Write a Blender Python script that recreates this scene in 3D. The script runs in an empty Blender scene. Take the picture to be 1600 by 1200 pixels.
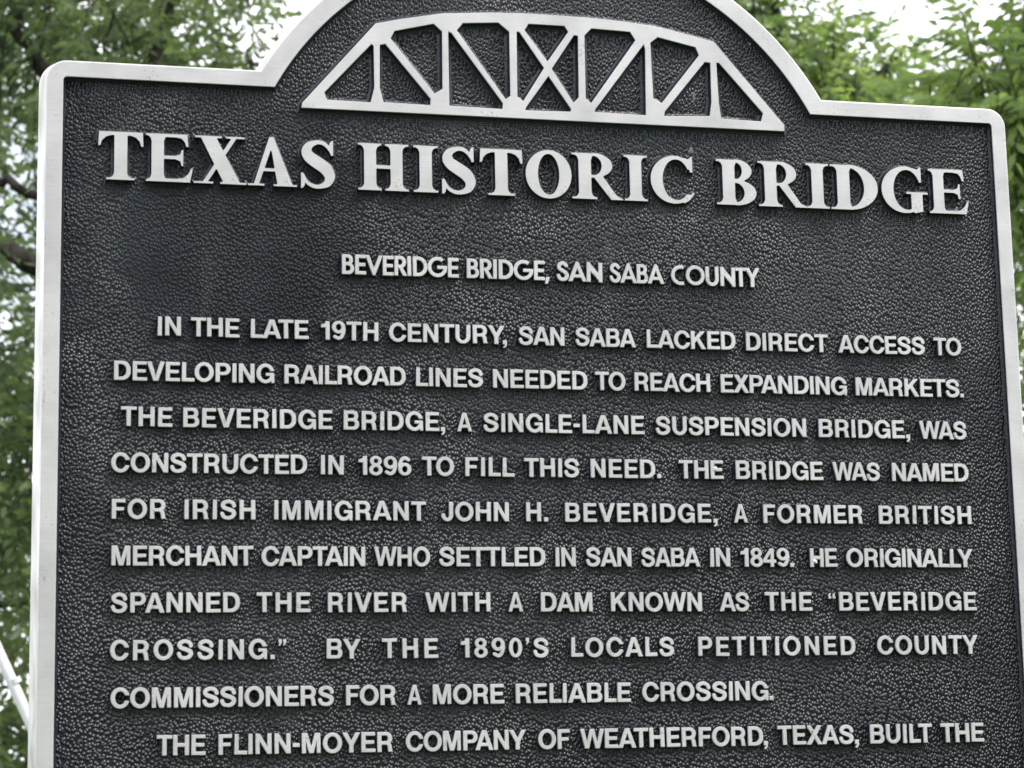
import bpy, math, random
import numpy as np
from mathutils import Vector, Matrix
from mathutils.geometry import tessellate_polygon

random.seed(7)
rng = np.random.default_rng(11)
S = bpy.context.scene
COL = S.collection

# ------------------------------------------------------------------ camera
# sign frame: x right, y up from the first line of the story, front faces at world y = 0
H0 = 1.72                                   # world height of the first text line's baseline
CAM = Vector((-0.38222, -1.45915, H0 - 0.29351))
FPX = 3520.0
RM = np.array([[0.9729362, 0.0204762, -0.2301649], [0.0205557, 0.9844478, 0.1744709], [0.2301578, -0.1744802, 0.9573839]])         # camera axes expressed in sign coordinates
def sgn(v):                                  # (x right, y down, z away) -> world
    return Vector((v[0], v[2], -v[1]))
ax = sgn(RM[0]); ay = -sgn(RM[1]); az = -sgn(RM[2])
cd = bpy.data.cameras.new('camera'); cam = bpy.data.objects.new('camera', cd); COL.objects.link(cam)
cam.matrix_world = Matrix(((ax.x, ay.x, az.x, CAM.x), (ax.y, ay.y, az.y, CAM.y), (ax.z, ay.z, az.z, CAM.z), (0, 0, 0, 1)))
cd.sensor_width = 36; cd.lens = 36 * FPX / 1600
cd.clip_end = 3000; cd.clip_start = 0.05
cd.dof.use_dof = True; cd.dof.focus_distance = 1.76; cd.dof.aperture_fstop = 22
S.camera = cam

# ------------------------------------------------------------------ world and sun
SUN_EL, SUN_AZ = math.radians(52), math.radians(128)      # azimuth clockwise from +Y
W = bpy.data.worlds.new("World"); S.world = W; W.use_nodes = True
nt = W.node_tree; nt.nodes.clear()
def N(nt, t, **k):
    n = nt.nodes.new(t)
    for a, b in k.items(): setattr(n, a, b)
    return n
out = N(nt, 'ShaderNodeOutputWorld'); bg = N(nt, 'ShaderNodeBackground')
sky = N(nt, 'ShaderNodeTexSky', sky_type='NISHITA', sun_disc=False, sun_elevation=SUN_EL, sun_rotation=SUN_AZ)
sky.dust_density = 2.0
tc = N(nt, 'ShaderNodeTexCoord')
no = N(nt, 'ShaderNodeTexNoise'); no.inputs['Scale'].default_value = 3.2; no.inputs['Detail'].default_value = 6
nt.links.new(tc.outputs['Generated'], no.inputs['Vector'])
cr = N(nt, 'ShaderNodeValToRGB'); cr.color_ramp.elements[0].position = .36; cr.color_ramp.elements[1].position = .50
nt.links.new(no.outputs['Fac'], cr.inputs['Fac'])
mx = N(nt, 'ShaderNodeMix', data_type='RGBA'); nt.links.new(cr.outputs['Color'], mx.inputs[0])
nt.links.new(sky.outputs['Color'], mx.inputs[6]); mx.inputs[7].default_value = (14.9, 15.2, 15.9, 1)   # cloud cover
nt.links.new(mx.outputs[2], bg.inputs['Color']); bg.inputs['Strength'].default_value = 0.10
nt.links.new(bg.outputs[0], out.inputs[0])
sl = bpy.data.lights.new('sun', 'SUN'); sl.energy = 1.7; sl.angle = math.radians(22); sl.color = (1, .96, .90)
so = bpy.data.objects.new('sun', sl); COL.objects.link(so)
sd = Vector((math.sin(SUN_AZ) * math.cos(SUN_EL), math.cos(SUN_AZ) * math.cos(SUN_EL), math.sin(SUN_EL)))
so.rotation_euler = sd.to_track_quat('Z', 'Y').to_euler(); so.location = sd * 30
S.view_settings.view_transform = 'Standard'; S.view_settings.look = 'None'
S.view_settings.gamma = 1; S.view_settings.exposure = 0.56; S.view_settings.use_curve_mapping = False

# ------------------------------------------------------------------ materials
def mat(name):
    m = bpy.data.materials.new(name); m.use_nodes = True
    return m, m.node_tree, m.node_tree.nodes['Principled BSDF']

def metal_material():                        # ground and brushed cast aluminium, slightly dirty
    m, t, b = mat('ground_aluminium')
    co = N(t, 'ShaderNodeTexCoord')
    mp = N(t, 'ShaderNodeMapping'); mp.inputs['Scale'].default_value = (60, 60, 1600)
    t.links.new(co.outputs['Object'], mp.inputs[0])
    n1 = N(t, 'ShaderNodeTexNoise'); n1.inputs['Scale'].default_value = 1; n1.inputs['Detail'].default_value = 3
    t.links.new(mp.outputs[0], n1.inputs['Vector'])
    n2 = N(t, 'ShaderNodeTexNoise'); n2.inputs['Scale'].default_value = 28; n2.inputs['Detail'].default_value = 5
    t.links.new(co.outputs['Object'], n2.inputs['Vector'])
    r = N(t, 'ShaderNodeValToRGB'); r.color_ramp.elements[0].position = .28; r.color_ramp.elements[1].position = .6
    r.color_ramp.elements[0].color = (.66, .645, .655, 1); r.color_ramp.elements[1].color = (.84, .825, .83, 1)
    t.links.new(n2.outputs['Fac'], r.inputs['Fac'])
    mxx = N(t, 'ShaderNodeMix', data_type='RGBA', blend_type='MULTIPLY'); mxx.inputs[0].default_value = .25
    t.links.new(r.outputs['Color'], mxx.inputs[6]); t.links.new(n1.outputs['Fac'], mxx.inputs[7])
    # nicks and specks where the black enamel has crept on to the face, and dull water spots
    n3 = N(t, 'ShaderNodeTexNoise'); n3.inputs['Scale'].default_value = 420; n3.inputs['Detail'].default_value = 3
    t.links.new(co.outputs['Object'], n3.inputs['Vector'])
    n4 = N(t, 'ShaderNodeTexNoise'); n4.inputs['Scale'].default_value = 60; n4.inputs['Detail'].default_value = 2
    t.links.new(co.outputs['Object'], n4.inputs['Vector'])
    ml = N(t, 'ShaderNodeMath', operation='MULTIPLY'); t.links.new(n3.outputs['Fac'], ml.inputs[0]); t.links.new(n4.outputs['Fac'], ml.inputs[1])
    sp = N(t, 'ShaderNodeMapRange'); sp.inputs['From Min'].default_value = .36; sp.inputs['From Max'].default_value = .44; sp.inputs['To Max'].default_value = .4
    t.links.new(ml.outputs[0], sp.inputs['Value'])
    mk = N(t, 'ShaderNodeMix', data_type='RGBA'); mk.inputs[7].default_value = (.20, .19, .18, 1)
    t.links.new(sp.outputs[0], mk.inputs[0]); t.links.new(mxx.outputs[2], mk.inputs[6])
    t.links.new(mk.outputs[2], b.inputs['Base Color'])
    b.inputs['Metallic'].default_value = .25; b.inputs['Roughness'].default_value = .42
    bp = N(t, 'ShaderNodeBump'); bp.inputs['Strength'].default_value = .12; bp.inputs['Distance'].default_value = .0003
    t.links.new(n1.outputs['Fac'], bp.inputs['Height']); t.links.new(bp.outputs[0], b.inputs['Normal'])
    return m

def paint_material(name, bump=True):
    m, t, b = mat(name)
    co = N(t, 'ShaderNodeTexCoord')
    # pebbled leather relief of the casting: warped cells, stretched along a slowly turning grain
    nw = N(t, 'ShaderNodeTexNoise'); nw.inputs['Scale'].default_value = 22; nw.inputs['Detail'].default_value = 2
    t.links.new(co.outputs['Object'], nw.inputs['Vector'])
    sub = N(t, 'ShaderNodeVectorMath', operation='SUBTRACT'); sub.inputs[1].default_value = (.5, .5, .5)
    t.links.new(nw.outputs['Color'], sub.inputs[0])
    sc = N(t, 'ShaderNodeVectorMath', operation='SCALE'); sc.inputs['Scale'].default_value = .008
    t.links.new(sub.outputs[0], sc.inputs[0])
    ad = N(t, 'ShaderNodeVectorMath', operation='ADD')
    t.links.new(co.outputs['Object'], ad.inputs[0]); t.links.new(sc.outputs[0], ad.inputs[1])
    mp = N(t, 'ShaderNodeMapping'); mp.inputs['Rotation'].default_value = (0, math.radians(-16), 0)
    mp.inputs['Scale'].default_value = (1.10, 1.0, .84)
    t.links.new(ad.outputs[0], mp.inputs[0])
    v = N(t, 'ShaderNodeTexVoronoi', feature='F1'); v.inputs['Scale'].default_value = 430
    v.inputs['Randomness'].default_value = .8
    sx = N(t, 'ShaderNodeSeparateXYZ'); cx = N(t, 'ShaderNodeCombineXYZ'); t.links.new(mp.outputs[0], sx.inputs[0])
    t.links.new(sx.outputs['X'], cx.inputs['X']); t.links.new(sx.outputs['Z'], cx.inputs['Y']); v.voronoi_dimensions = '2D'
    t.links.new(cx.outputs[0], v.inputs['Vector'])
    inv = N(t, 'ShaderNodeMapRange', interpolation_type='SMOOTHSTEP'); inv.inputs['From Min'].default_value = -.12; inv.inputs['From Max'].default_value = .58
    inv.inputs['To Min'].default_value = 1; inv.inputs['To Max'].default_value = 0
    t.links.new(v.outputs['Distance'], inv.inputs['Value'])
    # some areas nearly smooth, some deeply pebbled
    na = N(t, 'ShaderNodeTexNoise'); na.inputs['Scale'].default_value = 17; na.inputs['Detail'].default_value = 4
    t.links.new(co.outputs['Object'], na.inputs['Vector'])
    ra = N(t, 'ShaderNodeMapRange'); ra.inputs['From Min'].default_value = .32; ra.inputs['From Max'].default_value = .62
    ra.inputs['To Min'].default_value = .55; ra.inputs['To Max'].default_value = 1
    t.links.new(na.outputs['Fac'], ra.inputs['Value'])
    mu0 = N(t, 'ShaderNodeMath', operation='MULTIPLY'); t.links.new(inv.outputs[0], mu0.inputs[0]); t.links.new(ra.outputs[0], mu0.inputs[1])
    # grime film filling the grain on one shoulder of the plate: ragged patch of its own shape
    gm = N(t, 'ShaderNodeMapping'); gm.inputs['Location'].default_value = (1.15, 0, -.38); gm.inputs['Scale'].default_value = (5.2, 0, 5.8)
    t.links.new(co.outputs['Object'], gm.inputs[0])
    gl = N(t, 'ShaderNodeVectorMath', operation='LENGTH'); t.links.new(gm.outputs[0], gl.inputs[0])
    gn = N(t, 'ShaderNodeTexNoise'); gn.inputs['Scale'].default_value = 11; gn.inputs['Detail'].default_value = 6; gn.inputs['Roughness'].default_value = .62
    t.links.new(co.outputs['Object'], gn.inputs['Vector'])
    ga = N(t, 'ShaderNodeMath', operation='MULTIPLY_ADD'); ga.inputs[1].default_value = -.42; t.links.new(gl.outputs['Value'], ga.inputs[0]); t.links.new(gn.outputs['Fac'], ga.inputs[2])
    gr = N(t, 'ShaderNodeMapRange'); gr.inputs['From Min'].default_value = .16; gr.inputs['From Max'].default_value = .34; t.links.new(ga.outputs[0], gr.inputs['Value'])
    gb = N(t, 'ShaderNodeMapRange'); gb.inputs['To Min'].default_value = 1; gb.inputs['To Max'].default_value = .6; t.links.new(gr.outputs[0], gb.inputs['Value'])
    mu = N(t, 'ShaderNodeMath', operation='MULTIPLY'); t.links.new(mu0.outputs[0], mu.inputs[0]); t.links.new(gb.outputs[0], mu.inputs[1])
    bp = N(t, 'ShaderNodeBump'); bp.inputs['Strength'].default_value = 1.0; bp.inputs['Distance'].default_value = .0012
    t.links.new(mu.outputs[0], bp.inputs['Height']); t.links.new(bp.outputs[0], b.inputs['Normal'])
    # enamel, chalked a little on the high spots and in drifting patches
    nd = N(t, 'ShaderNodeTexNoise'); nd.inputs['Scale'].default_value = 9; nd.inputs['Detail'].default_value = 7; nd.inputs['Roughness'].default_value = .65
    t.links.new(co.outputs['Object'], nd.inputs['Vector'])
    rd = N(t, 'ShaderNodeMapRange'); rd.inputs['From Min'].default_value = .45; rd.inputs['From Max'].default_value = .8
    t.links.new(nd.outputs['Fac'], rd.inputs['Value'])
    mc = N(t, 'ShaderNodeMix', data_type='RGBA')
    mc.inputs[6].default_value = (.0040, .0058, .0100, 1); mc.inputs[7].default_value = (.024, .030, .037, 1)
    t.links.new(rd.outputs[0], mc.inputs[0])
    # run marks: thin pale vertical streaks
    ms = N(t, 'ShaderNodeMapping'); ms.inputs['Scale'].default_value = (40, 1, 5); t.links.new(co.outputs['Object'], ms.inputs[0])
    ns = N(t, 'ShaderNodeTexNoise'); ns.inputs['Scale'].default_value = 1; ns.inputs['Detail'].default_value = 4
    t.links.new(ms.outputs[0], ns.inputs['Vector'])
    rs = N(t, 'ShaderNodeMapRange'); rs.inputs['From Min'].default_value = .62; rs.inputs['From Max'].default_value = .80
    rs.inputs['To Max'].default_value = .22
    t.links.new(ns.outputs['Fac'], rs.inputs['Value'])
    mc2 = N(t, 'ShaderNodeMix', data_type='RGBA'); mc2.inputs[7].default_value = (.13, .135, .14, 1)
    t.links.new(rs.outputs[0], mc2.inputs[0]); t.links.new(mc.outputs[2], mc2.inputs[6])
    t.links.new(mc2.outputs[2], b.inputs['Base Color'])
    rr = N(t, 'ShaderNodeMapRange'); rr.inputs['To Min'].default_value = .34; rr.inputs['To Max'].default_value = .17
    t.links.new(na.outputs['Fac'], rr.inputs['Value'])
    rg = N(t, 'ShaderNodeMath', operation='MULTIPLY_ADD'); rg.inputs[1].default_value = .22; t.links.new(gr.outputs[0], rg.inputs[0]); t.links.new(rr.outputs[0], rg.inputs[2])
    t.links.new(rg.outputs[0], b.inputs['Roughness'])
    rsp = N(t, 'ShaderNodeMapRange'); rsp.inputs['To Min'].default_value = .66; rsp.inputs['To Max'].default_value = .28
    t.links.new(gr.outputs[0], rsp.inputs['Value']); t.links.new(rsp.outputs[0], b.inputs['Specular IOR Level'])
    return m

def wall_material():                        # black enamel on the drafted sides of the raised parts
    m, t, b = mat('edge_enamel')
    b.inputs['Base Color'].default_value = (.012, .014, .026, 1); b.inputs['Roughness'].default_value = .34; b.inputs['Specular IOR Level'].default_value = .6
    co = N(t, 'ShaderNodeTexCoord'); n = N(t, 'ShaderNodeTexNoise'); n.inputs['Scale'].default_value = 500; n.inputs['Detail'].default_value = 2
    t.links.new(co.outputs['Object'], n.inputs['Vector'])
    bp = N(t, 'ShaderNodeBump'); bp.inputs['Strength'].default_value = .8; bp.inputs['Distance'].default_value = .0008
    t.links.new(n.outputs['Fac'], bp.inputs['Height']); t.links.new(bp.outputs[0], b.inputs['Normal'])
    return m

def rough_alu():
    m, t, b = mat('cast_aluminium_edge')
    co = N(t, 'ShaderNodeTexCoord'); mp = N(t, 'ShaderNodeMapping'); mp.inputs['Scale'].default_value = (30, 60, 22)
    mp.inputs['Rotation'].default_value = (math.radians(35), 0, 0)
    t.links.new(co.outputs['Object'], mp.inputs[0])
    n = N(t, 'ShaderNodeTexNoise'); n.inputs['Scale'].default_value = 1.0; n.inputs['Detail'].default_value = 5
    t.links.new(mp.outputs[0], n.inputs['Vector'])
    r = N(t, 'ShaderNodeValToRGB'); r.color_ramp.elements[0].position = .3; r.color_ramp.elements[1].position = .65
    r.color_ramp.elements[0].color = (.34, .32, .285, 1); r.color_ramp.elements[1].color = (.70, .69, .67, 1)
    t.links.new(n.outputs['Fac'], r.inputs['Fac']); t.links.new(r.outputs['Color'], b.inputs['Base Color'])
    b.inputs['Metallic'].default_value = .6; b.inputs['Roughness'].default_value = .38
    bp = N(t, 'ShaderNodeBump'); bp.inputs['Strength'].default_value = .5; bp.inputs['Distance'].default_value = .002
    t.links.new(n.outputs['Fac'], bp.inputs['Height']); t.links.new(bp.outputs[0], b.inputs['Normal'])
    return m

M_AL = metal_material(); M_FIELD = paint_material('black_stippled_enamel'); M_WALL = wall_material(); M_EDGE = rough_alu()

def simple(name, col, rough=.7, nscale=8, var=.4, bump=0, metallic=0, stretch=(1, 1, 1)):
    m, t, b = mat(name)
    co = N(t, 'ShaderNodeTexCoord'); mp = N(t, 'ShaderNodeMapping'); mp.inputs['Scale'].default_value = stretch
    t.links.new(co.outputs['Object'], mp.inputs[0])
    n = N(t, 'ShaderNodeTexNoise'); n.inputs['Scale'].default_value = nscale; n.inputs['Detail'].default_value = 5
    t.links.new(mp.outputs[0], n.inputs['Vector'])
    r = N(t, 'ShaderNodeValToRGB'); r.color_ramp.elements[0].position = .3; r.color_ramp.elements[1].position = .7
    r.color_ramp.elements[0].color = tuple(c * (1 - var) for c in col) + (1,); r.color_ramp.elements[1].color = tuple(c * (1 + var) for c in col) + (1,)
    t.links.new(n.outputs['Fac'], r.inputs['Fac']); t.links.new(r.outputs['Color'], b.inputs['Base Color'])
    b.inputs['Roughness'].default_value = rough; b.inputs['Metallic'].default_value = metallic
    if bump:
        bp = N(t, 'ShaderNodeBump'); bp.inputs['Strength'].default_value = .8; bp.inputs['Distance'].default_value = bump
        t.links.new(n.outputs['Fac'], bp.inputs['Height']); t.links.new(bp.outputs[0], b.inputs['Normal'])
    return m

def leaf_material(name, dark, light):
    m = bpy.data.materials.new(name); m.use_nodes = True; t = m.node_tree; t.nodes.clear()
    o = N(t, 'ShaderNodeOutputMaterial')
    at = N(t, 'ShaderNodeAttribute', attribute_name='tint')
    r = N(t, 'ShaderNodeValToRGB'); r.color_ramp.elements[0].color = dark + (1,); r.color_ramp.elements[1].color = light + (1,)
    t.links.new(at.outputs['Fac'], r.inputs['Fac'])
    p = N(t, 'ShaderNodeBsdfPrincipled'); p.inputs['Roughness'].default_value = .42; p.inputs['Specular IOR Level'].default_value = .45
    t.links.new(r.outputs['Color'], p.inputs['Base Color'])
    tr = N(t, 'ShaderNodeBsdfTranslucent')
    hs = N(t, 'ShaderNodeHueSaturation'); hs.inputs['Value'].default_value = 2.2; hs.inputs['Saturation'].default_value = 1.1; hs.inputs['Hue'].default_value = .485
    t.links.new(r.outputs['Color'], hs.inputs['Color']); t.links.new(hs.outputs[0], tr.inputs['Color'])
    mix = N(t, 'ShaderNodeMixShader'); mix.inputs[0].default_value = .50
    t.links.new(p.outputs[0], mix.inputs[1]); t.links.new(tr.outputs[0], mix.inputs[2]); t.links.new(mix.outputs[0], o.inputs[0])
    return m

# ------------------------------------------------------------------ object helpers
def link(o, parent=None, **props):
    COL.objects.link(o)
    if parent: o.parent = parent
    for k, v in props.items(): o[k] = v
    return o

def mesh_obj(name, verts, faces, mats, parent=None, matidx=None, smooth=None, **props):
    me = bpy.data.meshes.new(name); me.from_pydata([tuple(v) for v in verts], [], faces)
    for m in (mats if isinstance(mats, (list, tuple)) else [mats]): me.materials.append(m)
    if matidx is not None: me.polygons.foreach_set('material_index', matidx)
    if smooth is not None: me.polygons.foreach_set('use_smooth', [bool(s) for s in (smooth if isinstance(smooth, (list, tuple)) else [smooth] * len(faces))])
    me.update()
    return link(bpy.data.objects.new(name, me), parent, **props)

# all positions on the sign are in metres (x right, y up from the first story line)

# ------------------------------------------------------------------ glyphs as signed distance shapes
class G:
    X = Y = None
def seg_box(x0, y0, x1, y1, w):
    dx, dy = x1 - x0, y1 - y0; L = math.hypot(dx, dy); ux, uy = dx / L, dy / L
    cx, cy = (x0 + x1) / 2, (y0 + y1) / 2
    a = np.abs((G.X - cx) * ux + (G.Y - cy) * uy) - L / 2; b = np.abs(-(G.X - cx) * uy + (G.Y - cy) * ux) - w / 2
    return np.minimum(np.maximum(a, b), 0) + np.hypot(np.maximum(a, 0), np.maximum(b, 0))
def box(x0, y0, x1, y1):
    a = np.abs(G.X - (x0 + x1) / 2) - (x1 - x0) / 2; b = np.abs(G.Y - (y0 + y1) / 2) - (y1 - y0) / 2
    return np.minimum(np.maximum(a, b), 0) + np.hypot(np.maximum(a, 0), np.maximum(b, 0))
def rbox(x0, y0, x1, y1, r):
    return box(x0 + r, y0 + r, x1 - r, y1 - r) - r
def ell(cx, cy, rx, ry):
    x, y = G.X - cx, G.Y - cy
    k0 = np.hypot(x / rx, y / ry) + 1e-9; k1 = np.hypot(x / rx ** 2, y / ry ** 2) + 1e-9
    return k0 * (k0 - 1) / k1
def poly(*pts):
    P = np.array(pts, float); d = np.full(G.X.shape, 1e9); s = np.ones(G.X.shape)
    n = len(P)
    for i in range(n):
        a, b = P[i], P[i - 1]; e = b - a
        wx, wy = G.X - a[0], G.Y - a[1]
        t = np.clip((wx * e[0] + wy * e[1]) / (e @ e), 0, 1)
        bx, by = wx - e[0] * t, wy - e[1] * t
        d = np.minimum(d, bx * bx + by * by)
        c1 = G.Y >= a[1]; c2 = G.Y < b[1]; c3 = e[0] * wy > e[1] * wx
        s = np.where((c1 & c2 & c3) | (~c1 & ~c2 & ~c3), -s, s)
    return s * np.sqrt(d)
def U(*a):
    r = a[0]
    for b in a[1:]: r = np.minimum(r, b)
    return r
def SUB(a, *b):
    for c in b: a = np.maximum(a, -c)
    return a
def AND(a, b): return np.maximum(a, b)
def stroke(pts, n=6):                        # smooth spine with a half-width at each point
    P = np.array(pts, float); Q = []
    for i in range(len(P) - 1):
        p0, p1, p2, p3 = P[max(i - 1, 0)], P[i], P[i + 1], P[min(i + 2, len(P) - 1)]
        for k in range(n):
            t = k / n
            Q.append(.5 * ((2 * p1) + (p2 - p0) * t + (2 * p0 - 5 * p1 + 4 * p2 - p3) * t * t + (3 * p1 - p0 - 3 * p2 + p3) * t ** 3))
    Q.append(P[-1]); d = np.full(G.X.shape, 1e9)
    for a, b in zip(Q[:-1], Q[1:]):
        e = b[:2] - a[:2]; wx, wy = G.X - a[0], G.Y - a[1]
        t = np.clip((wx * e[0] + wy * e[1]) / (e @ e + 1e-12), 0, 1)
        d = np.minimum(d, np.hypot(wx - e[0] * t, wy - e[1] * t) - (a[2] + (b[2] - a[2]) * t))
    return d

def sans(c):
    w, h = .205, .165
    st = lambda x: box(x, 0, x + w, 1)
    if c == 'A': return .96, SUB(poly((0, 0), (.22, 0), (.29, .2), (.67, .2), (.74, 0), (.96, 0), (.60, 1), (.36, 1)), poly((.345, .36), (.615, .36), (.48, .78)))
    if c == 'B': return .80, AND(SUB(U(rbox(-.5, .45, .755, 1, .25), rbox(-.5, 0, .80, .57, .27)), AND(rbox(-.4, .605, .56, .845, .11), box(w, 0, 2, 2)), AND(rbox(-.4, .155, .595, .455, .14), box(w, 0, 2, 2))), box(0, -1, 2, 2))
    if c == 'C': return .90, SUB(ell(.47, .5, .47, .52), ell(.475, .5, .265, .345), box(.48, .365, 1.2, .635))
    if c == 'D': return .83, AND(SUB(rbox(-.8, 0, .83, 1, .43), AND(rbox(-.8, .165, .62, .835, .28), box(w, 0, 2, 2))), box(0, -1, 2, 2))
    if c == 'E': return .72, U(st(0), box(0, 0, .72, h), box(0, 1 - h, .70, 1), box(0, .42, .65, .42 + h))
    if c == 'F': return .67, U(st(0), box(0, 1 - h, .67, 1), box(0, .42, .60, .42 + h))
    if c == 'G': return .92, U(SUB(ell(.47, .5, .47, .52), ell(.475, .5, .265, .345), box(.48, .34, 1.2, .635), box(.76, -.1, 1.2, .4)), box(.49, .38, .92, .53), box(.77, 0, .92, .53), SUB(AND(ell(.47, .5, .47, .52), box(.5, -.1, .80, .4)), ell(.475, .5, .265, .345)))
    if c == 'H': return .80, U(st(0), st(.80 - w), box(0, .42, .8, .42 + .175))
    if c == 'I': return w, st(0)
    if c == 'J': return .62, U(box(.62 - w, .3, .62, 1), AND(SUB(ell(.31, .31, .31, .33), ell(.31, .32, .11, .17)), box(-1, -1, 2, .31)), box(0, .30, .19, .38))
    if c == 'K': return .86, U(st(0), poly((.17, .30), (.17, .57), (.56, 1), (.82, 1)), poly((.30, .50), (.44, .66), (.86, 0), (.61, 0)))
    if c == 'L': return .64, U(st(0), box(0, 0, .64, h + .01))
    if c == 'M': return .95, U(box(0, 0, .19, 1), box(.76, 0, .95, 1), poly((0, 1), (.28, 1), (.475, .30), (.67, 1), (.95, 1), (.95, .8), (.80, .8), (.58, 0), (.37, 0), (.15, .8), (0, .8)))
    if c == 'N': return .80, U(box(0, 0, .195, 1), box(.605, 0, .80, 1), poly((0, 1), (.21, 1), (.80, 0), (.59, 0)))
    if c == 'O': return .97, SUB(ell(.485, .5, .485, .52), ell(.485, .5, .275, .345))
    if c in 'PR':
        b = AND(SUB(rbox(-.6, .37, .765, 1, .31), AND(rbox(-.6, .53, .56, .84, .15), box(w, 0, 2, 2))), box(0, -1, 2, 2))
        s = U(b, st(0))
        if c == 'P': return .765, s
        return .83, U(s, poly((.36, .45), (.58, .50), (.72, .36), (.755, .06), (.83, 0), (.57, 0), (.545, .22), (.50, .36), (.36, .38)))
    if c == 'S': return .82, stroke([(.71, .70, .095), (.64, .845, .09), (.42, .93, .085), (.19, .85, .095), (.13, .71, .10), (.23, .59, .10), (.45, .51, .10), (.65, .42, .105), (.70, .28, .105), (.60, .13, .095), (.40, .07, .085), (.18, .13, .09), (.10, .29, .095)])
    if c == 'T': return .78, U(box(.39 - w / 2, 0, .39 + w / 2, 1), box(0, 1 - h, .78, 1))
    if c == 'U': return .80, U(box(0, .38, w, 1), box(.8 - w, .38, .8, 1), AND(SUB(ell(.4, .38, .4, .40), ell(.4, .38, .4 - w, .23)), box(-1, -1, 2, .38)))
    if c == 'V': return .90, poly((0, 1), (.225, 1), (.45, .27), (.675, 1), (.90, 1), (.565, 0), (.335, 0))
    if c == 'W': return 1.28, poly((0, 1), (.21, 1), (.36, .30), (.53, 1), (.75, 1), (.92, .30), (1.07, 1), (1.28, 1), (1.03, 0), (.82, 0), (.64, .72), (.46, 0), (.25, 0))
    if c == 'X': return .90, U(poly((.02, 1), (.27, 1), (.90, 0), (.65, 0)), poly((.63, 1), (.87, 1), (.25, 0), (0, 0)))
    if c == 'Y': return .90, poly((0, 1), (.235, 1), (.45, .58), (.665, 1), (.90, 1), (.555, .38), (.555, 0), (.345, 0), (.345, .38))
    if c == '0': return .70, SUB(ell(.35, .5, .35, .51), ell(.35, .5, .155, .35))
    if c == '1': return .44, U(box(.235, 0, .44, .99), poly((0, .66), (.25, .66), (.25, .80), (.36, .99), (.27, .99), (.20, .86), (0, .80)))
    if c == '8': return .70, SUB(U(ell(.35, .745, .31, .265), ell(.35, .28, .35, .295)), ell(.35, .745, .125, .125), ell(.35, .285, .155, .15))
    if c in '69':
        if c == '6': G.X, G.Y = .70 - G.X, 1 - G.Y
        r = U(SUB(ell(.35, .675, .35, .335), ell(.35, .68, .15, .18)), stroke([(.60, .62, .10), (.595, .42, .095), (.50, .17, .09), (.34, .08, .085), (.14, .17, .085)]))
        if c == '6': G.X, G.Y = .70 - G.X, 1 - G.Y
        return .70, r
    if c == '4': return .72, SUB(U(box(.40, 0, .59, .99), poly((0, .22), (.72, .22), (.72, .38), (.55, .38), (.55, .99), (.40, .99), (0, .40))), poly((.17, .38), (.41, .38), (.41, .73)))
    if c == '.': return .21, box(0, 0, .21, .21)
    if c == ',': return .21, U(box(0, 0, .21, .21), poly((.09, .05), (.21, .05), (.20, -.08), (.13, -.18), (.02, -.22), (.02, -.15), (.09, -.09)))
    if c == "'": return .17, poly((0, 1.0), (.17, 1.0), (.15, .78), (.04, .64), (.02, .68), (.06, .80), (0, .84))
    if c == '\u201c': return .44, U(poly((.05, .66), (.20, .66), (.19, .78), (.14, .83), (.20, 1.0), (.10, .95), (.04, .84)), poly((.29, .66), (.44, .66), (.43, .78), (.38, .83), (.44, 1.0), (.34, .95), (.28, .84)))
    if c == '\u201d': return .44, U(poly((.06, 1.0), (.20, 1.0), (.21, .84), (.13, .68), (.04, .66), (.10, .82), (.05, .86)), poly((.29, 1.0), (.44, 1.0), (.44, .86), (.36, .70), (.27, .68), (.33, .83), (.28, .87)))
    if c == '-': return .34, box(0, .32, .34, .50)
    raise ValueError(c)

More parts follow.
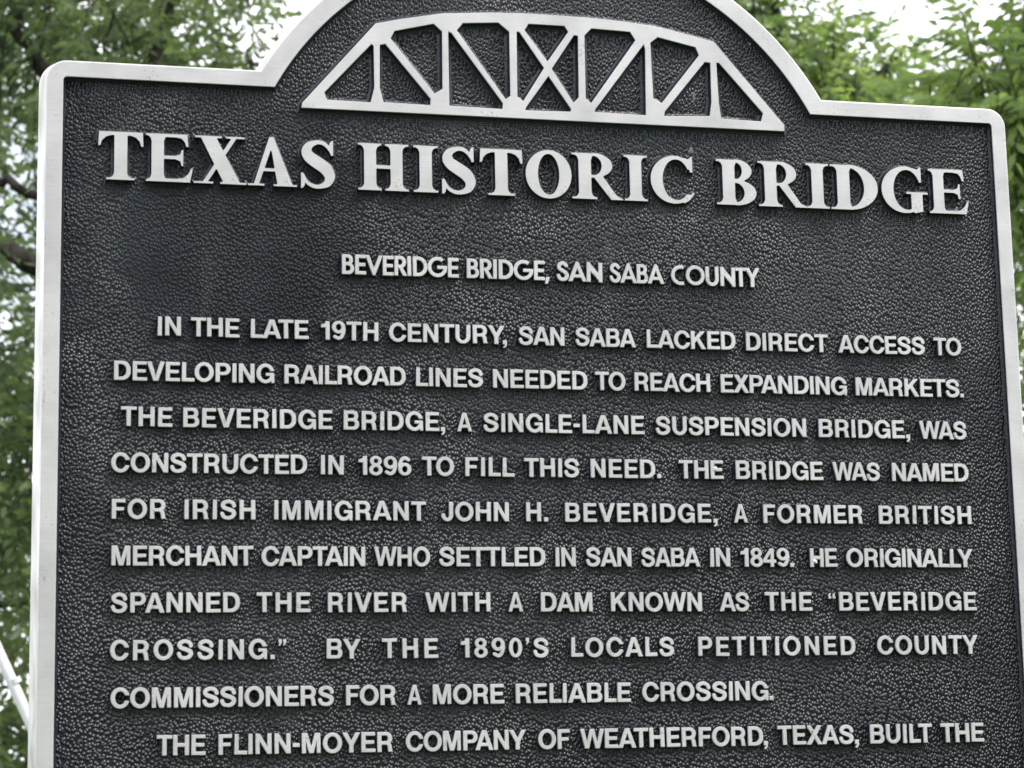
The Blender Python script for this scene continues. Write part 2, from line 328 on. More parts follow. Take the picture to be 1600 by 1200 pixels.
def geo(c):
    w, h = .165, .15
    st = lambda x: box(x, 0, x + w, 1)
    if c == 'A': return .94, SUB(poly((0, 0), (.18, 0), (.27, .2), (.67, .2), (.76, 0), (.94, 0), (.52, 1.02), (.42, 1.02)), poly((.32, .34), (.62, .34), (.47, .72)))
    if c == 'B': return .62, AND(SUB(U(rbox(-.5, .46, .56, 1, .25), rbox(-.5, 0, .62, .56, .27)), AND(rbox(-.4, .60, .40, .86, .12), box(w, 0, 2, 2)), AND(rbox(-.4, .14, .46, .46, .15), box(w, 0, 2, 2))), box(0, -1, 2, 2))
    if c == 'C': return .78, SUB(ell(.52, .5, .52, .52), ell(.52, .5, .36, .365), poly((.56, .5), (.78, 1.3), (1.6, 1.3), (1.6, -.3), (.78, -.3)), box(.80, -1, 2, 2))
    if c == 'D': return .76, AND(SUB(rbox(-.8, 0, .76, 1, .48), AND(rbox(-.8, h, .595, 1 - h, .34), box(w, 0, 2, 2))), box(0, -1, 2, 2))
    if c == 'E': return .56, U(st(0), box(0, 0, .56, h), box(0, 1 - h, .56, 1), box(0, .43, .52, .43 + h))
    if c == 'G': return 1.02, U(SUB(ell(.52, .5, .52, .52), ell(.52, .5, .36, .365), poly((.52, .56), (.92, 1.0), (1.6, 1.3), (1.6, .56))), box(.52, .42, .99, .56))
    if c == 'I': return w, st(0)
    if c == 'N': return .80, U(st(0), st(.80 - w), poly((0, 1.0), (.10, 1.02), (.80, .22), (.80, -.02), (.72, -.02), (0, .78)))
    if c == 'O': return 1.02, SUB(ell(.51, .5, .51, .52), ell(.51, .5, .35, .365))
    if c == 'R': return .64, U(AND(SUB(rbox(-.6, .40, .60, 1, .29), AND(rbox(-.6, .54, .43, .86, .15), box(w, 0, 2, 2))), box(0, -1, 2, 2)), st(0), poly((.22, .44), (.38, .46), (.66, 0), (.46, 0)))
    if c == 'S': return .60, stroke([(.50, .80, .075), (.38, .92, .078), (.22, .92, .08), (.11, .80, .08), (.13, .65, .08), (.27, .55, .082), (.43, .45, .082), (.515, .30, .085), (.45, .13, .083), (.29, .065, .078), (.14, .12, .078), (.065, .27, .075)])
    if c == 'T': return .58, U(box(.29 - w / 2, 0, .29 + w / 2, 1), box(0, 1 - h, .58, 1))
    if c == 'U': return .70, U(box(0, .35, w, 1), box(.7 - w, .35, .7, 1), AND(SUB(ell(.35, .36, .35, .38), ell(.35, .36, .35 - w, .225)), box(-1, -1, 2, .36)))
    if c == 'V': return .90, poly((0, 1), (.18, 1), (.45, .30), (.72, 1), (.90, 1), (.50, -.02), (.40, -.02))
    if c == 'Y': return .78, poly((0, 1), (.20, 1), (.39, .62), (.58, 1), (.78, 1), (.475, .44), (.475, 0), (.305, 0), (.305, .44))
    if c == ',': return .20, poly((.08, .16), (.24, .16), (.12, -.18), (0, -.18))
    raise ValueError(c)

def slab(x0, x1, y0, xa, xb, t=.062, k=.10):          # serif with bracketed shoulders; y0 = 0 foot, 1 = head
    s = 1 if y0 == 0 else -1
    y = lambda v: v if y0 == 0 else 1 - v
    return U(box(x0, min(y(0), y(t)), x1, max(y(0), y(t))), poly((max(xa - k, x0), y(t * .7)), (xa + .02, y(t * .7)), (xa + .02, y(t + k * .9)), (xa, y(t + k * .9)), (xa - k * .25, y(t + k * .3))),
             poly((min(xb + k, x1), y(t * .7)), (xb - .02, y(t * .7)), (xb - .02, y(t + k * .9)), (xb, y(t + k * .9)), (xb + k * .25, y(t + k * .3))))
def serif(c):
    def stem(a, b, x0, x1, x2=None, x3=None):
        return U(box(a, 0, b, 1), slab(x0, x1, 0, a, b), slab(x0 if x2 is None else x2, x1 if x3 is None else x3, 1, a, b))
    if c == 'T':
        arm = lambda f: poly(*[(f(x), y) for x, y in ((0, .69), (.065, .69), (.10, .80), (.17, .87), (.27, .905), (.40, .915), (.40, 1.0), (.015, 1.0))])
        return .965, U(box(.335, 0, .63, 1), slab(.18, .785, 0, .335, .63), arm(lambda x: x), arm(lambda x: .965 - x))
    if c == 'E':
        return 1.0, U(stem(.11, .39, 0, .45, 0, .5), box(.1, .915, .84, 1), poly((.90, .73), (.835, .73), (.80, .83), (.74, .895), (.60, .92), (.60, 1), (.875, 1)),
                      box(.38, .465, .68, .555), poly((.735, .33), (.79, .33), (.79, .68), (.735, .68), (.71, .59), (.60, .55), (.60, .47), (.71, .43)),
                      box(.1, 0, .85, .085), poly((.6, 0), (.93, 0), (1.0, .33), (.935, .30), (.87, .18), (.77, .105), (.6, .08)))
    if c == 'X':
        return 1.12, U(poly((.13, .97), (.48, .97), (.99, .03), (.62, .03)), poly((.79, .97), (.92, .97), (.30, .03), (.17, .03)),
                       box(.03, .94, .60, 1), box(.67, .94, 1.08, 1), box(0, 0, .42, .06), box(.55, 0, 1.12, .06))
    if c == 'A':
        return 1.03, U(poly((.44, 1.03), (.55, 1.03), (.95, .03), (.61, .03)), poly((.44, 1.03), (.53, .86), (.245, .03), (.115, .03)), box(.25, .30, .72, .385),
                       box(0, 0, .36, .06), box(.53, 0, 1.03, .06))
    if c == 'S':
        return .74, U(stroke([(.66, .70, .025), (.60, .84, .045), (.48, .94, .05), (.34, .955, .055), (.19, .89, .085), (.13, .77, .115), (.18, .655, .13), (.33, .55, .14), (.50, .44, .14), (.59, .33, .13), (.615, .23, .115), (.56, .11, .085), (.41, .04, .055), (.27, .045, .05), (.13, .13, .045), (.055, .30, .025)]),
                      poly((.635, .68), (.70, .68), (.70, 1.01), (.645, 1.01), (.60, .95), (.60, .80)), poly((.0, -.01), (.055, -.01), (.10, .05), (.10, .2), (.065, .32), (0, .32)))
    if c == 'H': return 1.08, U(stem(.125, .40, 0, .51), stem(.68, .955, .57, 1.08), box(.39, .455, .69, .55))
    if c == 'I': return .53, stem(.125, .405, 0, .53)
    if c == 'O': return .97, SUB(ell(.485, .5, .485, .525), ell(.485, .5, .21, .425))
    if c == 'R':
        return 1.06, U(stem(.135, .415, 0, .53, 0, .45), box(.13, .925, .50, 1.0), AND(SUB(ell(.46, .735, .395, .27), ell(.45, .73, .165, .195)), box(.40, 0, 2, 2)),
                       poly((.40, .535), (.66, .535), (.66, .5), (.93, .10), (1.06, .045), (1.06, 0), (.80, 0), (.46, .46), (.40, .46)))
    if c == 'B':
        return .85, U(stem(.13, .405, 0, .45, 0, .45), box(.13, .925, .45, 1), box(.13, 0, .45, .08), AND(SUB(ell(.42, .755, .345, .25), ell(.41, .755, .13, .17)), box(.39, 0, 2, 2)),
                      AND(SUB(ell(.42, .28, .43, .285), ell(.40, .28, .18, .20)), box(.39, -1, 2, 2)))
    if c == 'C':
        return .92, U(SUB(ell(.505, .5, .505, .525), ell(.545, .5, .275, .43), box(.66, .20, 2, .72), poly((.60, .2), (.95, .30), (2, .5), (2, -.5), (.92, .06), (.86, .22)), box(.84, .6, 2, 2)),
                      poly((.83, .66), (.90, .66), (.90, 1.02), (.85, 1.02), (.80, .965), (.70, .99), (.70, .90), (.80, .80)), stroke([(.70, .06, .065), (.80, .11, .05), (.90, .22, .028)]))
    if c == 'D':
        return 1.0, U(stem(.135, .415, 0, .45, 0, .45), AND(SUB(ell(.40, .5, .60, .50), ell(.38, .5, .315, .42)), box(.40, -1, 2, 2)), box(.13, .925, .45, 1), box(.13, 0, .45, .08))
    if c == 'G':
        return .99, U(SUB(ell(.505, .5, .505, .525), ell(.545, .5, .275, .43), box(.66, .20, 2, .72), box(.84, -1, 2, 2)),
                      poly((.80, .66), (.865, .66), (.865, 1.02), (.82, 1.02), (.77, .965), (.68, .99), (.68, .90), (.77, .80)), box(.62, .03, .88, .42), box(.52, .40, .99, .465), poly((.62, .03), (.88, .09), (.88, .02), (.7, -.02)))
    raise ValueError(c)

def contours(F, x0, y0, s):
    ny, nx = F.shape
    I = F < 0
    segs = {}
    def pt(e):
        k, j, i = e
        if k == 0: a, b = F[j, i], F[j, i + 1]; t = a / (a - b); return (x0 + (i + t) * s, y0 + j * s)
        a, b = F[j, i], F[j + 1, i]; t = a / (a - b); return (x0 + i * s, y0 + (j + t) * s)
    code = I[:-1, :-1] * 1 + I[:-1, 1:] * 2 + I[1:, 1:] * 4 + I[1:, :-1] * 8
    T = {1: [('L', 'B')], 2: [('B', 'R')], 3: [('L', 'R')], 4: [('R', 'T')], 6: [('B', 'T')], 7: [('L', 'T')], 8: [('T', 'L')], 9: [('T', 'B')],
         11: [('T', 'R')], 12: [('R', 'L')], 13: [('R', 'B')], 14: [('B', 'L')], 5: [('L', 'B'), ('R', 'T')], 10: [('B', 'R'), ('T', 'L')]}
    for j, i in zip(*np.nonzero((code > 0) & (code < 15))):
        E = {'B': (0, j, i), 'T': (0, j + 1, i), 'L': (1, j, i), 'R': (1, j, i + 1)}
        for a, b in T[int(code[j, i])]: segs[E[a]] = E[b]
    loops = []
    while segs:
        st, cur = next(iter(segs.items())); del segs[st]; L = [st]
        while cur != st and cur in segs:
            L.append(cur); cur = segs.pop(cur)
        loops.append([pt(e) for e in L])
    return loops

def simplify(L, eps):
    P = np.array(L)
    def dp(a, b):
        if b <= a + 1: return []
        d = P[b] - P[a]; n = math.hypot(*d) + 1e-12
        q = P[a + 1:b] - P[a]; h = np.abs(q[:, 0] * d[1] - q[:, 1] * d[0]) / n
        k = int(h.argmax())
        if h[k] < eps: return []
        return dp(a, a + 1 + k) + [a + 1 + k] + dp(a + 1 + k, b)
    n = len(P); far = int(np.hypot(*(P - P[0]).T).argmax())
    P = np.vstack([P, P[:1]])
    idx = [0] + dp(0, far) + [far] + dp(far, n)
    return [tuple(P[i]) for i in idx]

_glyphs = {}
def glyph(font, c):
    if (font, c) not in _glyphs:
        s = {'serif': .010}.get(font, .016)
        xs = np.arange(-.1, 1.45, s) + s * .37; ys = np.arange(-.3, 1.15, s) + s * .41
        G.X, G.Y = np.meshgrid(xs, ys)
        w, F = {'sans': sans, 'geo': geo, 'serif': serif}[font](c)
        lo = [simplify(l[::-1], .0035 if font != 'serif' else .002) for l in contours(F, xs[0], ys[0], s) if len(l) > 6]
        _glyphs[(font, c)] = (w, lo)
    return _glyphs[(font, c)]

# ------------------------------------------------------------------ raised relief from outlines
def offset_loop(L, d):                       # outlines run with the solid on their left; d > 0 grows the solid
    P = np.array(L); A = P - np.roll(P, 1, 0); B = np.roll(P, -1, 0) - P
    A /= np.linalg.norm(A, axis=1)[:, None] + 1e-12; B /= np.linalg.norm(B, axis=1)[:, None] + 1e-12
    na = np.column_stack([A[:, 1], -A[:, 0]]); nb = np.column_stack([B[:, 1], -B[:, 0]])
    m = na + nb; l = np.maximum((m * m).sum(1), .5)
    return P + m * (2 * d / l)[:, None]

def loop_area(L): P = np.array(L); return .5 * np.sum(P[:, 0] * np.roll(P[:, 1], -1) - np.roll(P[:, 0], -1) * P[:, 1])
def fix_winding(loops):
    def area(L): P = np.array(L); return .5 * np.sum(P[:, 0] * np.roll(P[:, 1], -1) - np.roll(P[:, 0], -1) * P[:, 1])
    return [l if area(l) > 0 else l[::-1] for l in loops[:1]] + [l if area(l) < 0 else l[::-1] for l in loops[1:]]

class Relief:
    def __init__(s): s.v = []; s.f = []; s.mi = []; s.sm = []
    def add(s, loops, tr, front, prof):
        """front: y of the face; prof: list of (offset, y, material) rings behind it. tr maps (x, y) -> sign (x, z)."""
        ar = [loop_area(l) for l in loops]; outs = [i for i, a in enumerate(ar) if a > 0]
        if len(loops) > 1 and (len(outs) > 1 or outs[0] != 0):
            for i in outs:
                bb = (min(p[0] for p in loops[i]), max(p[0] for p in loops[i]), min(p[1] for p in loops[i]), max(p[1] for p in loops[i]))
                s.add([loops[i]] + [l for l, a in zip(loops, ar) if a < 0 and bb[0] < l[0][0] < bb[1] and bb[2] < l[0][1] < bb[3]], tr, front, prof)
            return
        base = len(s.v)
        flat = [Vector((p[0], p[1], 0)) for l in loops for p in l]
        tris = tessellate_polygon([[Vector((p[0], p[1], 0)) for p in l] for l in loops])
        for p in flat:
            x, z = tr(p.x, p.y); s.v.append((x, front, z))
        for t in tris:
            a, b, c = [flat[i] for i in t]
            if (b - a).cross(c - a).z < 0: t = (t[0], t[2], t[1])
            s.f.append(tuple(base + i for i in t)); s.mi.append(0); s.sm.append(0)
        start = base
        for l in loops:
            n = len(l); prev = list(range(start, start + n))
            for (o, y, m) in prof:
                Q = offset_loop(l, o); b = len(s.v)
                for q in Q:
                    x, z = tr(q[0], q[1]); s.v.append((x, y, z))
                cur = list(range(b, b + n))
                for i in range(n):
                    j = (i + 1) % n
                    s.f.append((prev[i], cur[i], cur[j], prev[j])); s.mi.append(m); s.sm.append(m == 1 and 0 or 0)
                prev = cur
            start += n
    def build(s, name, mats, parent, **k): return mesh_obj(name, s.v, s.f, mats, parent, s.mi, s.sm, **k)

def rnd(b, base, depth, draft, u=1.0):      # rounded edge then drafted, painted side
    a = [(-b + b * math.sin(t), base + b * (1 - math.cos(t)), 0) for t in (math.radians(30), math.radians(60), math.radians(85))]
    return [(o / u, y, m) for o, y, m in a] + [(draft * .45 / u, base + depth * .70, 1), (draft / u, base + depth + .0006, 1)]

# ------------------------------------------------------------------ the marker
sign = link(bpy.data.objects.new('historical_marker', None), label='black cast metal historical marker with raised silver lettering, silver border and a truss bridge emblem', category='historical marker')
FD = .0042                                   # the field lies this far behind the raised faces
def OUTLINE(xh, ysh, cy, R, cr, bot, nb=.0):
    dx = math.sqrt(R * R - (ysh - cy) ** 2)
    a0 = math.atan2(ysh - cy, dx)
    pts = []
    def arc(cx, cy_, r, s, e, n):
        for k in range(n + 1):
            a = s + (e - s) * k / n; pts.append((cx + r * math.cos(a), cy_ + r * math.sin(a)))
    arc(xh - cr, bot + cr, cr, -math.pi / 2, 0, 8)
    arc(xh - cr, ysh - cr, cr, 0, math.pi / 2, 10)
    arc(0, cy, R, a0, math.pi - a0, 96)
    arc(-xh + cr, ysh - cr, cr, math.pi / 2, math.pi, 10)
    arc(-xh + cr, bot + cr, cr, math.pi, 1.5 * math.pi, 8)
    return pts
ID = lambda x, y: (x, y)
OUT = OUTLINE(.343, .1842, .068, .2322, .0135, -.770)
INN = OUTLINE(.3325, .1733, .0692, .2186, .0030, -.759)
r = Relief()
b = .0011
prof_out = [(-b + b * math.sin(t), b * (1 - math.cos(t)), 0) for t in (math.radians(30), math.radians(60), math.radians(80))] + [(.0044, .0172, 2), (.0036, .0186, 2)]
oo = offset_loop(OUT, -b); ii = INN[::-1]
# outer rim and inner rim have different profiles: build the face once, the two sides separately
r.add([list(map(tuple, oo)), [tuple(p) for p in ii]], ID, 0, [])
def skirt(r, loop, y0, prof, off0=0):
    n = len(loop); Q0 = offset_loop(loop, off0); b0 = len(r.v)
    r.v += [(q[0], y0, q[1]) for q in Q0]; prev = list(range(b0, b0 + n))
    for (o, y, m) in prof:
        Q = offset_loop(loop, o); bb = len(r.v); r.v += [(q[0], y, q[1]) for q in Q]; cur = list(range(bb, bb + n))
        for i in range(n):
            j = (i + 1) % n; r.f.append((prev[i], cur[i], cur[j], prev[j])); r.mi.append(m); r.sm.append(0)
        prev = cur
skirt(r, OUT, 0, prof_out, -b)
skirt(r, ii, 0, [(.0002, .0001, 0), (.0004, .0005, 0), (.0010, .0024, 1), (.0024, FD + .0003, 1)])
r.build('border', [M_AL, M_WALL, M_EDGE], sign)

# plate with the stippled field, and its back
def plate():
    f = Relief(); L = [tuple(p) for p in offset_loop(OUT, -.0015)]
    f.add([L], ID, FD, [(-.0001, .0160, 1), (0.0, .0160, 1)])
    n = len(f.v); 
    f.v += [(p[0], .0192, p[1]) for p in L]; m = len(L)
    tr = tessellate_polygon([[Vector((p[0], p[1], 0)) for p in L]])
    for t in tr: f.f.append(tuple(n + i for i in t)); f.mi.append(1); f.sm.append(0)
    for i in range(m): f.f.append((n - m + i, n + i, n + (i + 1) % m, n - m + (i + 1) % m)); f.mi.append(1); f.sm.append(0)
    return f.build('plate', [M_FIELD, M_EDGE], sign)
plate()

# truss emblem (metres, y up)
TR_OUT = [(-0.1739, 0.15929), (-0.17345, 0.16277), (-0.12239, 0.22216), (-0.10594, 0.22617), (-0.07516, 0.23229), (-0.04052, 0.23502), (-0.019, 0.2358), (0.00175, 0.23581), (0.02902, 0.23557), (0.05354, 0.23433), (0.0782, 0.23209), (0.10293, 0.22708), (0.12156, 0.22306), (0.17208, 0.16392), (0.17188, 0.15932)]
TR_HOLES = [[(-0.15815, 0.17089), (-0.12545, 0.20706), (-0.12395, 0.20558), (-0.12378, 0.17627), (-0.12644, 0.16564), (-0.15646, 0.166)], [(-0.11962, 0.20667), (-0.11576, 0.20762), (-0.08459, 0.16994), (-0.085, 0.16573), (-0.11737, 0.16623), (-0.11994, 0.17647)], [(-0.10933, 0.21727), (-0.08179, 0.22411), (-0.07595, 0.21888), (-0.07623, 0.17782), (-0.08194, 0.17428), (-0.11197, 0.21193)], [(-0.07157, 0.2189), (-0.06944, 0.21842), (-0.03369, 0.16955), (-0.03412, 0.16555), (-0.07146, 0.16606)], [(-0.061, 0.22585), (-0.03586, 0.22772), (-0.02819, 0.22146), (-0.02831, 0.17527), (-0.03159, 0.17268), (-0.06525, 0.22048)], [(-0.02277, 0.22178), (-0.02096, 0.22189), (-0.00381, 0.19661), (-0.01904, 0.17212), (-0.02318, 0.17493)], [(-0.0142, 0.22815), (0.01175, 0.22811), (0.01433, 0.22395), (-0.00106, 0.20164), (-0.01698, 0.22337)], [(0.01854, 0.22181), (0.02131, 0.22132), (0.02073, 0.17661), (0.01698, 0.1728), (0.00185, 0.19632)], [(-0.00072, 0.19088), (0.01505, 0.16779), (0.01455, 0.16606), (-0.0178, 0.16549), (-0.0173, 0.16736)], [(0.03124, 0.22743), (0.05947, 0.22664), (0.06324, 0.22067), (0.02975, 0.17316), (0.02594, 0.17626), (0.02621, 0.22196)], [(0.06932, 0.21793), (0.07021, 0.21488), (0.06927, 0.16625), (0.032, 0.16682), (0.03266, 0.16868)], [(0.07979, 0.22386), (0.1076, 0.21802), (0.10989, 0.21218), (0.08128, 0.1758), (0.07522, 0.1788), (0.07432, 0.21945)], [(0.11409, 0.20744), (0.1182, 0.20705), (0.11798, 0.17793), (0.11636, 0.16798), (0.08282, 0.16631), (0.08329, 0.1694)], [(0.12284, 0.20731), (0.12473, 0.20742), (0.15625, 0.17182), (0.15449, 0.16591), (0.12504, 0.16656), (0.12361, 0.17821)]]
r = Relief()
loops = fix_winding([TR_OUT] + TR_HOLES)
b = .0006
r.add([[tuple(q) for q in offset_loop(l, -b * .6)] for l in loops], ID, 0, [(b * .35, b * .25, 0), (b * .6, b * .8, 0), (.0009, .0022, 1), (.0016, .0034, 1), (.0034, FD + .0002, 1)])
r.build('bridge_emblem', [M_AL, M_WALL], sign)

# heading, letter by letter: (letter, left edge, width) in metres
CAP = .0335
HEAD = [('T', -0.3093, 0.0303), ('E', -0.27791, 0.03182), ('X', -0.2463, 0.03561), ('A', -0.21044, 0.03357), ('S', -0.17474, 0.02397), ('H', -0.13576, 0.03536), ('I', -0.09756, 0.01762), ('S', -0.07789, 0.02437), ('T', -0.05128, 0.03096), ('O', -0.01896, 0.03341), ('R', 0.01413, 0.03703), ('I', 0.05167, 0.01739), ('C', 0.07093, 0.03219), ('B', 0.11916, 0.03017), ('R', 0.15028, 0.03646), ('I', 0.18616, 0.01774), ('D', 0.20463, 0.03655), ('G', 0.24339, 0.03597), ('E', 0.27985, 0.03134)]
HY = .1035
for c, x, w in HEAD:
    gw, lo = glyph('serif', c)
    r = Relief(); sx = w / gw
    r.add([[tuple(q) for q in offset_loop(l, -.012)] for l in lo], lambda px, py: (px * sx, py * CAP), 0,  
          [(-.004, .0002, 0), (0, .0006, 0), (.014, .0024, 1), (.030, .0036, 1), (.068, FD + .0002, 1)])
    o = r.build('letter', [M_AL, M_WALL], sign)
    o.location = (x, 0, HY)

BEAR = {**{k: (.09, .04) for k in 'EFKPR'}, **{k: (.09, .09) for k in 'HIMNU'}, **{k: (.05, .05) for k in 'COSG'}, **{k: (.02, .02) for k in 'T'}, **{k: (0, 0) for k in 'AVXYW'},
        'B': (.09, .05), 'D': (.09, .05), 'L': (.09, 0), 'J': (.03, .08), '1': (.03, .09), '.': (.04, .06), ',': (.04, .06), '-': (.05, .05), "'": (.04, .04), '\u201c': (.03, .06), '\u201d': (.0, .03)}
BEAR.update({k: (.05, .05) for k in '0689'}); BEAR['4'] = (.03, .04)
KERN = {'AT': -.10, 'TA': -.10, 'LT': -.12, 'LY': -.12, 'AV': -.08, 'VA': -.08, 'AW': -.05, 'WA': -.05, 'TO': -.03, 'AY': -.08, 'YA': -.08, 'PA': -.10, 'LA': .02, 'RT': -.03, 'RY': -.03, 'Y,': -.10, 'D,': -.02, 'KE': .0, '.\u201d': -.02}
def word(text, x0, x1, y, font, cap, depth):
    adv = []; x = 0
    for i, c in enumerate(text):
        w, _ = glyph(font, c); lb, rb = BEAR[c]
        if i: x += lb + KERN.get(text[i - 1] + c, 0)
        adv.append((x, w)); x += w + rb
    tot = adv[-1][0] + adv[-1][1]
    n = len(text) - 1
    want = (x1 - x0) / cap
    if n: tr_ = (want - tot) / n; sx = 1.0
    else: tr_ = 0; sx = want / tot
    lim = -.05
    if n and tr_ < lim: sx = (want) / (tot + n * lim); tr_ = lim
    r = Relief(); gr = .012 if font == 'geo' else 0
    for i, (a, c) in enumerate(zip(adv, text)):
        ox = (a[0] + i * tr_) * sx; _, lo = glyph(font, c)
        jx, jy = random.uniform(-.006, .006), random.uniform(-.008, .008)      # letters set by hand on the pattern
        ja = math.radians(random.uniform(-.7, .7))
        def T(px, py, ox=ox, jx=jx, jy=jy, ja=ja):
            return ((ox + px * sx + jx - py * ja) * cap, (py + jy + px * ja) * cap)
        r.add([[tuple(q) for q in offset_loop(l, -.013 + gr)] for l in lo], T, FD - depth,
              [(.006 + 0, FD - depth + .0001, 0), (.018, FD - depth + .0004, 0), (.028, FD - depth + .0010, 0), (.045, FD - .0012, 1), (.085, FD + .0003, 1)])
    o = r.build('word', [M_AL, M_WALL], sign); o.location = (x0, 0, y)
    return o

SUBT = [('BEVERIDGE', -0.14654, -0.06685, 0.04543), ('BRIDGE,', -0.06084, -0.00362, 0.04543), ('SAN', 0.0025, 0.03435, 0.04543), ('SABA', 0.04012, 0.07887, 0.04543), ('COUNTY', 0.08444, 0.14893, 0.04543)]
for t_, x0, x1, y in SUBT: word(t_, x0, x1, y, 'geo', .0133, .0034)
BODY = [
    [('IN', -0.26911, -0.25396), ('THE', -0.24749, -0.21555), ('LATE', -0.20798, -0.16962), ('19TH', -0.16104, -0.12264), ('CENTURY,', -0.1152, -0.03408), ('SAN', -0.02581, 0.00634), ('SABA', 0.01425, 0.05728), ('LACKED', 0.06508, 0.12937), ('DIRECT', 0.13734, 0.1978), ('ACCESS', 0.20565, 0.271), ('TO', 0.27784, 0.29894)],
    [('DEVELOPING', -0.29696, -0.19252), ('RAILROAD', -0.18573, -0.10428), ('LINES', -0.09726, -0.05107), ('NEEDED', -0.04407, 0.02182), ('TO', 0.02748, 0.04884), ('REACH', 0.05546, 0.10987), ('EXPANDING', 0.11777, 0.21044), ('MARKETS.', 0.21738, 0.2989)],
    [('THE', -0.29236, -0.25924), ('BEVERIDGE', -0.25199, -0.15392), ('BRIDGE,', -0.14639, -0.07799), ('A', -0.06949, -0.05939), ('SINGLE-LANE', -0.05146, 0.0614), ('SUSPENSION', 0.06958, 0.17886), ('BRIDGE,', 0.18832, 0.25626), ('WAS', 0.26347, 0.29944)],
    [('CONSTRUCTED', -0.29818, -0.17111), ('IN', -0.16178, -0.1467), ('1896', -0.13661, -0.10114), ('TO', -0.09394, -0.07218), ('FILL', -0.06431, -0.03064), ('THIS', -0.02378, 0.01438), ('NEED.', 0.02282, 0.07218), ('THE', 0.08526, 0.11729), ('BRIDGE', 0.12627, 0.18992), ('WAS', 0.19702, 0.23224), ('NAMED', 0.24134, 0.29909)],
    [('FOR', -0.29746, -0.26258), ('IRISH', -0.25104, -0.20509), ('IMMIGRANT', -0.19271, -0.09155), ('JOHN', -0.08119, -0.03525), ('H.', -0.02312, -0.00807), ('BEVERIDGE,', 0.00394, 0.11142), ('A', 0.12368, 0.13339), ('FORMER', 0.14499, 0.21828), ('BRITISH', 0.22994, 0.29931)],
    [('MERCHANT', -0.29731, -0.20636), ('CAPTAIN', -0.20111, -0.13289), ('WHO', -0.12666, -0.08939), ('SETTLED', -0.08313, -0.01056), ('IN', -0.00348, 0.0105), ('SAN', 0.01767, 0.04943), ('SABA', 0.05642, 0.09818), ('IN', 0.10527, 0.11949), ('1849.', 0.12732, 0.16574), ('HE', 0.17769, 0.19763), ('ORIGINALLY', 0.20446, 0.29864)],
    [('SPANNED', -0.29748, -0.21523), ('THE', -0.20405, -0.16922), ('RIVER', -0.15767, -0.10488), ('WITH', -0.09305, -0.04894), ('A', -0.03655, -0.02666), ('DAM', -0.01436, 0.0213), ('KNOWN', 0.0344, 0.09816), ('AS', 0.11098, 0.13208), ('THE', 0.14364, 0.17769), ('“BEVERIDGE', 0.18937, 0.29971)],
    [('CROSSING.”', -0.29773, -0.18525), ('BY', -0.1587, -0.13661), ('THE', -0.12201, -0.08473), ("1890'S", -0.06942, -0.00998), ('LOCALS', 0.00582, 0.0776), ('PETITIONED', 0.0946, 0.20775), ('COUNTY', 0.22402, 0.29902)],
    [('COMMISSIONERS', -0.29701, -0.15412), ('FOR', -0.14612, -0.11302), ('A', -0.10581, -0.09645), ('MORE', -0.08856, -0.04076), ('RELIABLE', -0.03277, 0.04623), ('CROSSING.', 0.05421, 0.14677)],
    [('THE', -0.26788, -0.23702), ('FLINN-MOYER', -0.22864, -0.11528), ('COMPANY', -0.10721, -0.0267), ('OF', -0.01823, 0.00316), ('WEATHERFORD,', 0.01043, 0.14135), ('TEXAS,', 0.14885, 0.20709), ('BUILT', 0.21572, 0.26106), ('THE', 0.26769, 0.29968)]]
for i, ln in enumerate(BODY):
    for t_, x0, x1 in ln: word(t_, x0, x1, -i * .0302, 'sans', .0127, .0034)

# specks of dirt and droppings stuck to the plate: (x, y, depth, width, height, colour)
def mark_mat(n, c): return simple(n, c, .85, 300, .3)
MM = {'w': mark_mat('chalky_white', (.72, .72, .70)), 'g': mark_mat('pale_dust', (.16, .17, .17)), 'y': mark_mat('dried_bud', (.30, .27, .14))}
for x, y, d, w_, h_, c in [(0.11105, -0.08355, 0.0007, 0.004, 0.0036, 'w'), (0.18086, -0.14722, 0.0007, 0.0045, 0.0032, 'w'), (-0.1497, -0.06275, 0.0042, 0.0018, 0.0018, 'y'), (0.10646, 0.18303, 0.0042, 0.0032, 0.0085, 'g'), (0.10266, 0.14352, 0.0042, 0.005, 0.006, 'g'), (0.10267, 0.09162, 0.0042, 0.003, 0.005, 'g'), (-0.02568, 0.03281, 0.0042, 0.004, 0.0025, 'g'), (0.15014, 0.22428, 0.0042, 0.0022, 0.003, 'y'), (0.17361, -0.26309, 0.0007, 0.0016, 0.002, 'y'), (-0.26845, 0.18039, 0.0007, 0.001, 0.001, 'w')]:
    k = 13; top_ = []
    for i in range(k):
        a = 2 * math.pi * i / k; q = random.uniform(.6, 1.15); top_.append((w_ / 2 * q * math.cos(a), h_ / 2 * q * math.sin(a)))
    V = [(0, -.0005, 0)] + [(.55 * p[0], -.0004, .55 * p[1]) for p in top_] + [(p[0], .0002, p[1]) for p in top_]
    F = [(0, 1 + i, 1 + (i + 1) % k) for i in range(k)] + [(1 + i, 1 + k + i, 1 + k + (i + 1) % k, 1 + (i + 1) % k) for i in range(k)]
    o = mesh_obj('dirt_speck', V, F, MM[c], sign, smooth=True); o.location = (x, d, y)

